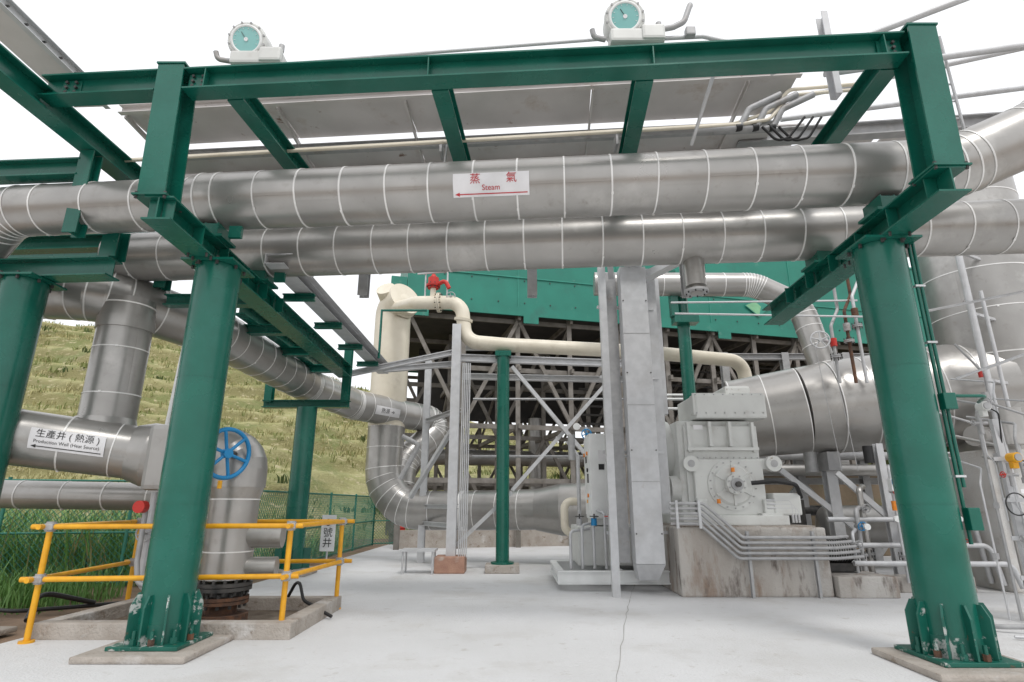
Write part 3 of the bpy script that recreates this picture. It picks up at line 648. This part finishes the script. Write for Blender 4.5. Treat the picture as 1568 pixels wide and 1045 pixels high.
g.bar('top_tray',GALV,(2.3,9.8,5.3),(4.2,9.4,6.2),.3,.12);g.bar('top_tray',GALVD,(1.6,9.3,5.55),(3.2,9.2,5.6),.1,.1)
g.done()
g=G('control_cabinet')
g.box('body',WHITE,(1.72,10.9,1.85),(.62,.7,1.5),bev=.015);g.box('plinth',LGREY,(1.72,10.9,1.05),(.58,.62,.1))
g.box('door',WHITE,(1.402,10.9,1.85),(.014,.6,1.36),bev=.004)
for z,y in((2.25,10.7),(1.95,10.7),(2.25,11.1),(1.5,10.7)):g.cyl('indicators',ORANGE if z!=1.95 else BLACK,(1.395,y,z),(1.37,y,z),.035)
g.box('display',BLACK,(1.393,10.9,2.15),(.01,.16,.12));g.box('handle',DARKM,(1.385,10.65,1.8),(.03,.03,.16));g.box('nameplate',YEL,(1.393,10.9,1.4),(.006,.16,.06))
g.box('front_plate',LABEL,(1.72,10.545,2.2),(.3,.01,.2));g.box('front_plate',BLACK,(1.62,10.538,2.0),(.1,.01,.1))
g.done()
g=G('oil_skid')
for y in(10.0,11.8):g.hbeam('frame',WHITE,(.75,y,.2),(2.9,y,.2),h=.2,w=.14)
for x in(.8,1.8,2.6):g.hbeam('frame',WHITE,(x,10.05,.2),(x,11.75,.2),h=.18,w=.12)
g.box('tank',LGREY,(1.9,11.1,.65),(1.5,1.2,.65),bev=.03)
g.tube('cream_line',CREAM,[(1.6,11.9,.8),(1.05,11.9,.8),(1.05,11.9,1.4),(1.35,12.0,1.4)],.08,.15,seg=14)
for k in range(4):g.tube('small_lines',GALV,[(1.0+.2*k,10.3,.3),(1.0+.2*k,10.3,.9+.1*k),(1.5,10.6,.95+.1*k)],.025,.08,seg=8)
for k in range(3):
    g.cyl('valves',BLUE if k==1 else GALVD,(1.15+.25*k,10.2,1.0),(1.15+.25*k,10.2,1.12),.05);g.wheel(RED if k==2 else DARKM,(1.15+.25*k,10.15,1.15),(0,0,1),.07,.008,3)
g.tube('riser',GALV,[(1.35,11.9,.8),(1.35,11.9,2.3),(1.15,11.9,2.6)],.04,.1,seg=10);g.cyl('filter',GALVD,(1.2,11.6,2.2),(1.2,11.6,2.7),.07)
g.tube('riser',GALV,[(1.55,11.95,1.5),(1.55,11.95,2.9)],.03,.1,seg=10);g.wheel(BLUE,(1.55,11.9,2.75),(0,1,0),.1,.012,4);g.cyl('gauge',WHITE,(1.3,11.5,2.85),(1.3,11.45,2.85),.07)
g.done()
# ---------------------------------------------------------------- generator + concrete block
g=G('generator_foundation')
g.box('block',BLOCK,(3.72,10.75,.5),(2.3,2.9,1.0),bev=.03)
g.box('step',BLOCK,(5.35,10.3,.15),(.9,2.2,.3),bev=.02)
g.box('kerb',BLOCK,(6.6,9.9,.12),(1.55,.3,.24),bev=.02)
g.box('grout',PLINTH,(3.72,10.75,1.012),(2.1,2.7,.024))
g.done()
g=G('turbine_generator');M=LGREY
g.box('baseframe',M,(3.6,10.8,1.10),(1.7,2.5,.15),bev=.01)
g.box('stator_body',M,(3.5,10.9,1.95),(1.32,2.0,1.6),bev=.07)
g.box('front_plate',M,(3.58,9.88,1.9),(1.26,.08,1.5),bev=.02)
g.box('lower_casing',M,(3.62,9.79,1.62),(1.16,.12,.92),bev=.03)
g.box('top_box',M,(3.78,10.3,2.98),(1.22,1.1,.42),bev=.03)
for x in(3.42,4.08):
    g.box('top_lid',M,(x,9.9,3.02),(.54,.22,.34),bev=.02);g.box('top_lid',M,(x,9.78,3.02),(.58,.03,.38),bev=.008)
    for i in(-.24,-.08,.08,.24):
        for z in(2.86,3.18):g.cyl('bolts',GALVD,(x+i,9.75,z),(x+i,9.765,z),.013,seg=6)
for x in(3.38,3.72):g.box('ribs',M,(x,9.80,2.5),(.05,.12,.42))
g.box('ribs',M,(3.58,9.80,2.25),(1.2,.1,.05));g.box('ribs',M,(3.02,9.82,2.45),(.05,.1,.5));g.box('ribs',M,(4.12,9.82,2.45),(.05,.1,.5))
for i in range(12):
    g.cyl('bolts',GALVD,(3.02+i*.1,9.725,2.10),(3.02+i*.1,9.745,2.10) if False else (3.02+i*.1,9.70,2.10),.011,seg=6)
dc=V((3.66,9.72,1.66));f=V((0,-1,0))
g.cyl('end_shield',M,dc-f*.1,dc+f*.01,.41,seg=48);g.cyl('end_shield',M,dc+f*.01,dc+f*.04,.34,.30,seg=48);g.ringbolts(GALVD,dc+f*.02,f,.375,18,.011,.03)
g.cyl('bearing_housing',M,dc,dc+f*.18,.16,seg=36);g.cyl('bearing_housing',GALVD,dc+f*.18,dc+f*.22,.1,seg=30);g.ringbolts(GALVD,dc+f*.185,f,.135,8,.012,.03)
g.cyl('shaft_cover',DARKM,dc+f*.22,dc+f*.28,.045)
for a in range(0,360,60):
    o=V((math.cos(math.radians(a+30)),0,math.sin(math.radians(a+30))));g.bar('shield_ribs',M,dc+f*.04+o*.16,dc+f*.04+o*.33,.04,.04)
for x in(2.98,4.36):
    g.cyl('lifting_lug',M,(x,9.75,2.0),(x,9.65,2.0),.13,seg=28);g.cyl('lifting_lug',GALVD,(x,9.645,2.0),(x,9.655,2.0),.06,seg=24);g.box('lug_arm',M,(x+(.1 if x<3.5 else -.1),9.8,2.0),(.2,.12,.18),bev=.02)
for x in(3.12,4.2):
    g.box('feet',M,(x,9.76,1.28),(.16,.2,.3),bev=.02);g.box('feet',M,(x,9.72,1.19),(.34,.3,.04))
g.cyl('side_cover',M,(2.84,10.6,2.3),(2.72,10.6,2.3),.52,seg=40);g.torus('side_cover',M,(2.74,10.6,2.3),(1,0,0),.46,.03);g.box('side_box',M,(2.72,11.2,2.75),(.3,.9,.7),bev=.04)
g.cyl('side_drum',M,(2.86,10.1,1.6),(2.70,10.1,1.6),.22,seg=30)
g.box('oil_tray',M,(4.5,9.9,1.35),(.45,.5,.35),bev=.03);g.box('nameplate',LABEL,(3.2,9.83,2.62),(.16,.01,.08))
g.tube('black_hose',BLACK,[dc+V((.25,-.15,.02)),dc+V((.6,-.25,.05)),dc+V((.95,-.2,0)),dc+V((1.1,0,-.2))],.035,.15,seg=12)
for k in range(3):g.tube('oil_lines',GALV,[dc+V((.5,-.05,-.25-.06*k)),dc+V((.9+.05*k,-.05,-.25-.06*k)),dc+V((.9+.05*k,-.05,-.6))],.022,.07,seg=8)
g.cyl('probe',ORANGE,dc+V((-.02,-.12,.2)),dc+V((-.02,-.12,.27)),.03);g.cyl('probe',ORANGE,dc+V((-.3,-.12,-.3)),dc+V((-.3,-.12,-.23)),.03)
g.box('transition_housing',M,(4.45,11.9,2.75),(.5,1.7,1.7),bev=.05)
g.done()
g=G('cable_conduit_bundle')
for k in range(5):
    z=1.36-.075*k;o=.04*k
    g.tube('conduits',GALVD,[(2.45,9.22,z),(2.98-o*.6,9.22,z),(3.52-o*.6,9.16,z-.5),(4.9,9.16,z-.5),(5.3+.05*k,9.5,z-.5)],.024,.12,seg=12)
for x in(2.55,2.9):g.box('clamps',GALV,(x,9.19,1.2),(.04,.03,.42))
for x in(3.62,4.62):g.channel('struts',GALVD,(x,9.21,0),(x,9.21,.95),h=.06,w=.03)
g.done()
# ---------------------------------------------------------------- exhaust duct
g=G('turbine_exhaust_duct')
A=V((4.6,11.9,3.05));B=V((6.0,11.45,3.2));C_=V((9.2,10.75,3.45))
g.cyl('jacket',JACK,A,A.lerp(B,.9),.80,.86,seg=56);g.cyl('jacket',JK[2],A.lerp(B,.9),B+(C_-B)*.12,.86,.90,seg=56)
for i in range(5):
    t0=.12+.88*i/5;t1=.12+.88*(i+1)/5;g.cyl('jacket',JK[i%3],B.lerp(C_,t0),B.lerp(C_,t1),.90+.1*t0,.90+.1*t1,seg=56)
for t in(.02,.45,.9):
    q=A.lerp(B,t);d=(B-A).normalized();g.cyl('bands',BAND,q-d*.01,q+d*.01,.812+.058*t,seg=56)
for i in range(1,6):
    t=.12+.88*(i-1)/5;q=B.lerp(C_,t);d=(C_-B).normalized();g.cyl('bands',BAND,q-d*.01,q+d*.01,.91+.1*t,seg=56)
g.ipipe([(1.9,12.3,6.25),(5.5,12.1,6.15),(6.45,12.0,5.6),(6.6,11.7,4.0)],.27,fil=.7,n=6,spacing=.45)
g.box('saddle',GALVD,(6.2,11.4,2.15),(.25,.5,.35));g.hbeam('support',GALV,(6.2,11.4,0),(6.2,11.4,2.0),h=.2,w=.2,hint=V((0,1,0)))
g.bar('support',GALV,(5.3,11.5,2.0),(6.5,11.3,.9),.1,.1);g.cyl('drain',GALVD,(5.9,11.45,2.4),(5.9,11.45,1.95),.12)
g.done()
g=G('large_vertical_vessel')
g.ipipe([(9.35,10.7,2.25),(9.35,10.7,8.2)],.95,fil=0,spacing=.8,seg=64,bw=.022)
g.box('pedestal',PED,(9.5,10.7,1.12),(3.1,2.0,2.24),bev=.03)
g.cyl('standpipe',GALV,(8.15,9.55,.9),(8.15,9.55,7),.055);g.cyl('standpipe',GALV,(8.35,9.5,.3),(8.35,9.5,5),.03)
g.cyl('nozzle',JACK,(8.35,9.9,2.45),(7.75,9.6,2.45),.17);g.cyl('nozzle',JACK,(8.35,9.6,2.3),(8.35,9.6,2.9),.22)
for z in(3.4,4.6,5.8):g.bar('standoffs',GALV,(8.15,9.55,z),(8.9,9.95,z),.05,.05)
g.done()
g=G('retaining_wall');g.box('wall',WALLT,(11.5,16.6,1.1),(11,.4,2.2),bev=.03);g.box('cap',PLINTH,(11.5,16.55,2.26),(11.1,.5,.12));g.done()
# background process equipment right, behind the duct
g=G('background_pipe_rack')
for x in(5.6,7.2,8.8,10.4):
    g.hbeam('posts',GALVD,(x,14.6,0),(x,14.6,5.2),h=.18,w=.18,hint=V((0,1,0)))
for z in(1.9,3.3,5.1):g.hbeam('beams',GALVD,(5.5,14.6,z),(10.5,14.6,z),h=.16,w=.14)
for i,x in enumerate((5.6,7.2,8.8)):g.bar('braces',GALVD,(x,14.6,1.9 if i%2 else .1),(x+1.6,14.6,.1 if i%2 else 1.9),.09,.09)
for k,(z,r) in enumerate(((2.15,.14),(2.5,.1),(3.6,.16),(1.2,.12))):g.cyl('pipes',(JACK,GALVD,JACK,DARKM)[k],(4.9,14.3+.1*k,z),(11,14.3+.1*k,z),r)
g.cyl('drum',JACK,(7.2,13.6,.9),(9.0,13.6,.9),.42,seg=32);g.dome('drum',JACK,(7.2,13.6,.9),(-1,0,0),.42,.2)
g.box('cabinet',DARKM,(6.4,13.8,.8),(.6,.5,1.3),bev=.02)
g.done()
# ---------------------------------------------------------------- pump skid
g=G('pump_and_valve_skid')
g.cyl('motor',LGREY,(5.0,9.9,.62),(5.5,9.9,.62),.18)
for k in range(12):g.cyl('motor_fins',DARKM,(5.02+k*.04,9.9,.62),(5.035+k*.04,9.9,.62),.20)
g.box('motor_base',DARKM,(5.25,9.9,.38),(.6,.4,.12))
for k in range(9):
    x=5.5+k*.26;y=9.7+.25*(k%3);h=.9+.35*((k*5)%4)
    g.tube('risers',(GALV,GALVD,JACK)[k%3],[(x,y,.15),(x,y,h),(x+.25,y+.3,h+.05)],.025+.012*(k%3),.1,seg=12)
    g.flange(GALVD,(x,y,.55),(0,0,1),.08,.015,6,.008)
    g.wheel((GALVD,BLUE,GALVD,RED,DARKM)[k%5],(x,y-.12,h*.8),(0,1,.3),.07,.008,4,'valve_wheels%d'%(k%5));g.cyl('valve_bodies',GALVD,(x,y-.1,h*.8),(x,y+.05,h*.8),.04)
for z,y in((.45,9.6),(.7,9.95),(1.1,10.2)):g.tube('headers',GALV,[(5.4,y,z),(7.8,y-.1,z),(7.9,y-.1,.1)],.04,.15,seg=12)
for k in range(4):g.cyl('gauges',WHITE,(5.7+.5*k,9.62,1.0+.12*(k%2)),(5.7+.5*k,9.58,1.0+.12*(k%2)),.05)
for x in(6.6,7.4):g.hbeam('posts',GALV,(x,10.4,0),(x,10.4,2.4),h=.12,w=.12,hint=V((0,1,0)))
g.bar('brace',GALV,(5.9,10.6,1.9),(6.8,10.4,.9),.09,.09)
g.cyl('blue_pump',BLUE,(6.9,9.7,.9),(7.1,9.7,.9),.09);g.cyl('orange_detector',YEL,(6.55,9.5,1.75),(6.55,9.38,1.75),.10);g.box('orange_detector',YEL,(6.55,9.5,1.62),(.2,.14,.14),bev=.02)
g.cyl('valve_bodies',BLACK,(6.35,10.3,2.35),(6.35,10.3,2.05),.08);g.cyl('orange_detector',ORANGE,(6.2,9.6,1.25),(6.2,9.6,1.4),.04)
g.box('instrument_box',WHITE,(6.25,9.6,1.65),(.14,.1,.2),bev=.01);g.box('instrument_box',BLUE,(6.24,9.54,1.7),(.1,.01,.08))
g.done()
g=G('elevated_valve_station')
for k,x in enumerate((6.05,6.35,6.55)):
    g.tube('lines',(GALVD,RUST,GALV)[k],[(x,10.3,3.5),(x,10.3,4.6+.3*k),(x+.3,10.5,5.0+.3*k),(x+.3,10.5,5.9)],.03,.12,seg=10)
    g.cyl('valve',(RED,GALVD,RUST)[k],(x,10.3,4.2+.3*k),(x,10.3,4.35+.3*k),.06)
    g.flange(GALVD,(x,10.3,4.0+.3*k),(0,0,1),.09,.02,6,.01)
g.wheel(GALV,(5.75,10.2,4.3),(.3,1,0),.16,.015,5);g.cyl('stem',GALV,(5.75,10.2,4.3),(6.05,10.35,4.3),.03)
for x in(5.62,5.9):g.cyl('chain',GALVD,(x,10.18,4.3),(x+.1,10.1,1.9),.006,seg=5)
g.tube('rail',GALV,[(3.2,10.6,4.95),(6.7,10.2,4.75)],.02,seg=8);g.tube('rail',GALV,[(3.2,10.8,5.25),(6.7,10.4,5.15)],.02,seg=8)
g.tube('lines',GALVD,[(6.7,9.6,3.0),(7.6,9.3,2.6),(7.6,9.3,1.0)],.02,.1,seg=8)
g.done()
# dense instrument cluster on the right edge
g=G('instrument_rack')
for x,y in((6.2,7.3),(6.75,7.0),(7.3,6.8)):g.channel('posts',GALV,(x,y,0),(x,y,2.4),h=.08,w=.05,hint=V((1,0,0)))
for z in(.5,.95,1.4,1.9):g.bar('rails',GALV,(6.1,7.34,z),(7.6,6.6,z),.03,.05)
def station(x,y,z,c):
    g.cyl('manifold',GALVD,(x,y,z-.14),(x,y,z+.14),.026,seg=12);g.cyl('manifold',GALVD,(x-.09,y,z),(x+.09,y,z),.022,seg=12)
    g.cyl('transmitter',c,(x+.02,y-.02,z+.2),(x+.02,y-.14,z+.2),.06,seg=24);g.cyl('transmitter',GALVD,(x+.02,y-.14,z+.2),(x+.02,y-.155,z+.2),.045,seg=24)
    g.box('transmitter',c,(x+.02,y-.06,z+.11),(.07,.07,.08),bev=.01)
    g.wheel(RED if c==YEL else GALVD,(x-.11,y-.02,z),(1,0,.1),.035,.005,4,'needle_valves')
    g.tube('impulse_lines',GALV,[(x,y,z-.14),(x,y,z-.4),(x+.12,y+.05,z-.5),(x+.12,y+.05,max(.05,z-1.2))],.009,.06,seg=6)
    g.tube('flex_cable',BLACK,[(x+.08,y-.06,z+.2),(x+.2,y-.08,z+.12),(x+.22,y,z-.25),(x+.15,y+.1,z-.5)],.009,.08,seg=6)
station(6.15,7.2,1.70,YEL);station(6.45,7.05,1.25,LGREY);station(6.2,7.2,.95,GALVD);station(6.7,6.95,1.75,YEL);station(6.0,7.3,2.35,LGREY);station(6.9,6.85,1.1,LGREY)
for k in range(7):
    x=5.95+.11*k;g.tube('risers',(GALV,GALVD,JACK)[k%3],[(x,7.45-.04*k,.02),(x,7.45-.04*k,1.6+.28*((k*3)%5)),(x+.18,7.6-.04*k,1.8+.28*((k*3)%5)),(x+.18,8.2,2.0+.28*((k*3)%5))],.012+.006*(k%3),.08,seg=8)
    z=.7+.3*((k*2)%5);g.cyl('unions',GALVD,(x,7.45-.04*k,z),(x,7.45-.04*k,z+.07),.034,seg=6)
g.torus('hose_loop',BLACK,(6.1,7.15,1.35),(0,1,0),.13,.008)
g.tube('lines',GALVD,[(5.9,7.3,3.4),(6.2,7.3,3.0),(6.2,7.3,2.6),(6.5,7.1,2.4)],.015,.1,seg=8);g.wheel(GALVD,(6.05,7.2,2.6),(0,1,0),.07,.008,4);g.cyl('valve',RED,(6.15,7.3,2.95),(6.15,7.3,3.05),.025)
g.cyl('valve',GALVD,(6.15,7.3,2.5),(6.15,7.3,2.75),.04)
g.tube('floor_hose',GALVD,[(6.3,6.9,1.2),(6.2,6.8,.4),(5.9,6.6,.1),(5.3,6.9,.05),(5.4,7.3,.05)],.025,.15,seg=10)
for k in range(3):g.tube('floor_hose',GALV,[(5.2,6.5-.15*k,.03),(6.0,6.2-.15*k,.03),(7.5,6.2-.15*k,.03)],.016,.15,seg=8)
g.tube('lines',GALV,[(5.7,7.4,3.9),(6.9,6.9,4.05)],.018,seg=8);g.tube('lines',GALV,[(5.9,7.4,2.95),(7.0,6.9,3.35)],.018,seg=8)
g.box('terminal_box',LGREY,(6.5,7.0,.7),(.22,.12,.26),bev=.015);g.box('tags',LABEL,(6.2,7.12,1.5),(.08,.005,.05));g.box('tags',YEL,(6.6,6.93,1.5),(.07,.005,.05))
g.done()
# ---------------------------------------------------------------- small things
g=G('well_number_sign');g.box('board',LABEL,(-4.17,13.6,.72),(.32,.03,.78),bev=.005);g.cyl('post',GALV,(-4.17,13.63,0),(-4.17,13.63,1.1),.02)
for k,t in enumerate(('3','號','井')):
    tv,tf=textmesh(t,.22);g.add('lettering',TBLK,[(-4.17+v.x,13.58,.94-k*.22+v.y) for v in tv],tf)
g.done()
g=G('light_pole');g.cyl('mast',GALV,(-9.6,15.6,0),(-9.3,15.6,6.3),.07,.05);g.bar('arm',GALV,(-9.3,15.6,6.2),(-8.9,15.4,6.35),.06,.06);g.box('lamp_head',LGREY,(-8.75,15.35,6.36),(.35,.16,.08),bev=.02);g.done()
g=G('fire_hydrant');g.cyl('barrel',RED,(-3.6,19.6,0),(-3.6,19.6,.6),.1);g.dome('bonnet',RED,(-3.6,19.6,.6),(0,0,1),.12,.12);g.cyl('outlet',RED,(-3.75,19.6,.45),(-3.45,19.6,.45),.05);g.done()
g=G('ground_hose');g.tube('hose',BLACK,[(-5.2,8.7,.04),(-5.7,8.2,.05),(-6.3,7.9,.04),(-7,8.1,.04),(-7.6,7.7,.04)],.025,.3,seg=8);g.tube('hose',BLACK,[(-5.6,7.2,.06),(-5.9,7.7,.3),(-5.6,8.3,.08)],.03,.3,seg=8);g.tube('hose',GALVD,[(-5.8,9.6,.4),(-5.8,9.6,1.6)],.04,seg=8);g.done()
# ---------------------------------------------------------------- world, sun, camera
w=bpy.data.worlds.new('World');sc.world=w;w.use_nodes=True;n=w.node_tree.nodes;l=w.node_tree.links
bg=n['Background'];sky=n.new('ShaderNodeTexSky');sky.sky_type='NISHITA';sky.sun_disc=False;sky.sun_elevation=math.radians(58);sky.sun_rotation=math.radians(200)
sky.dust_density=3;mx=n.new('ShaderNodeMix');mx.data_type='RGBA';mx.inputs['Factor'].default_value=.93;mx.inputs['B'].default_value=(9.9,10.0,10.2,1)
l.new(sky.outputs[0],mx.inputs['A']);l.new(mx.outputs['Result'],bg.inputs['Color']);bg.inputs['Strength'].default_value=.122
sl=bpy.data.lights.new('sun','SUN');sl.energy=1.4;sl.angle=math.radians(12);sl.color=(1,.98,.95);so=bpy.data.objects.new('sun',sl);sc.collection.objects.link(so)
so.rotation_euler=(math.radians(32),0,math.radians(20))
cam=bpy.data.cameras.new('camera');cam.lens=20;cam.sensor_width=36;cam.clip_end=1500;co=bpy.data.objects.new('camera',cam);sc.collection.objects.link(co)
co.location=(0,0,1.35);co.rotation_euler=(math.radians(106),0,0);sc.camera=co
sc.view_settings.view_transform='Standard';sc.view_settings.look='None';sc.view_settings.exposure=0
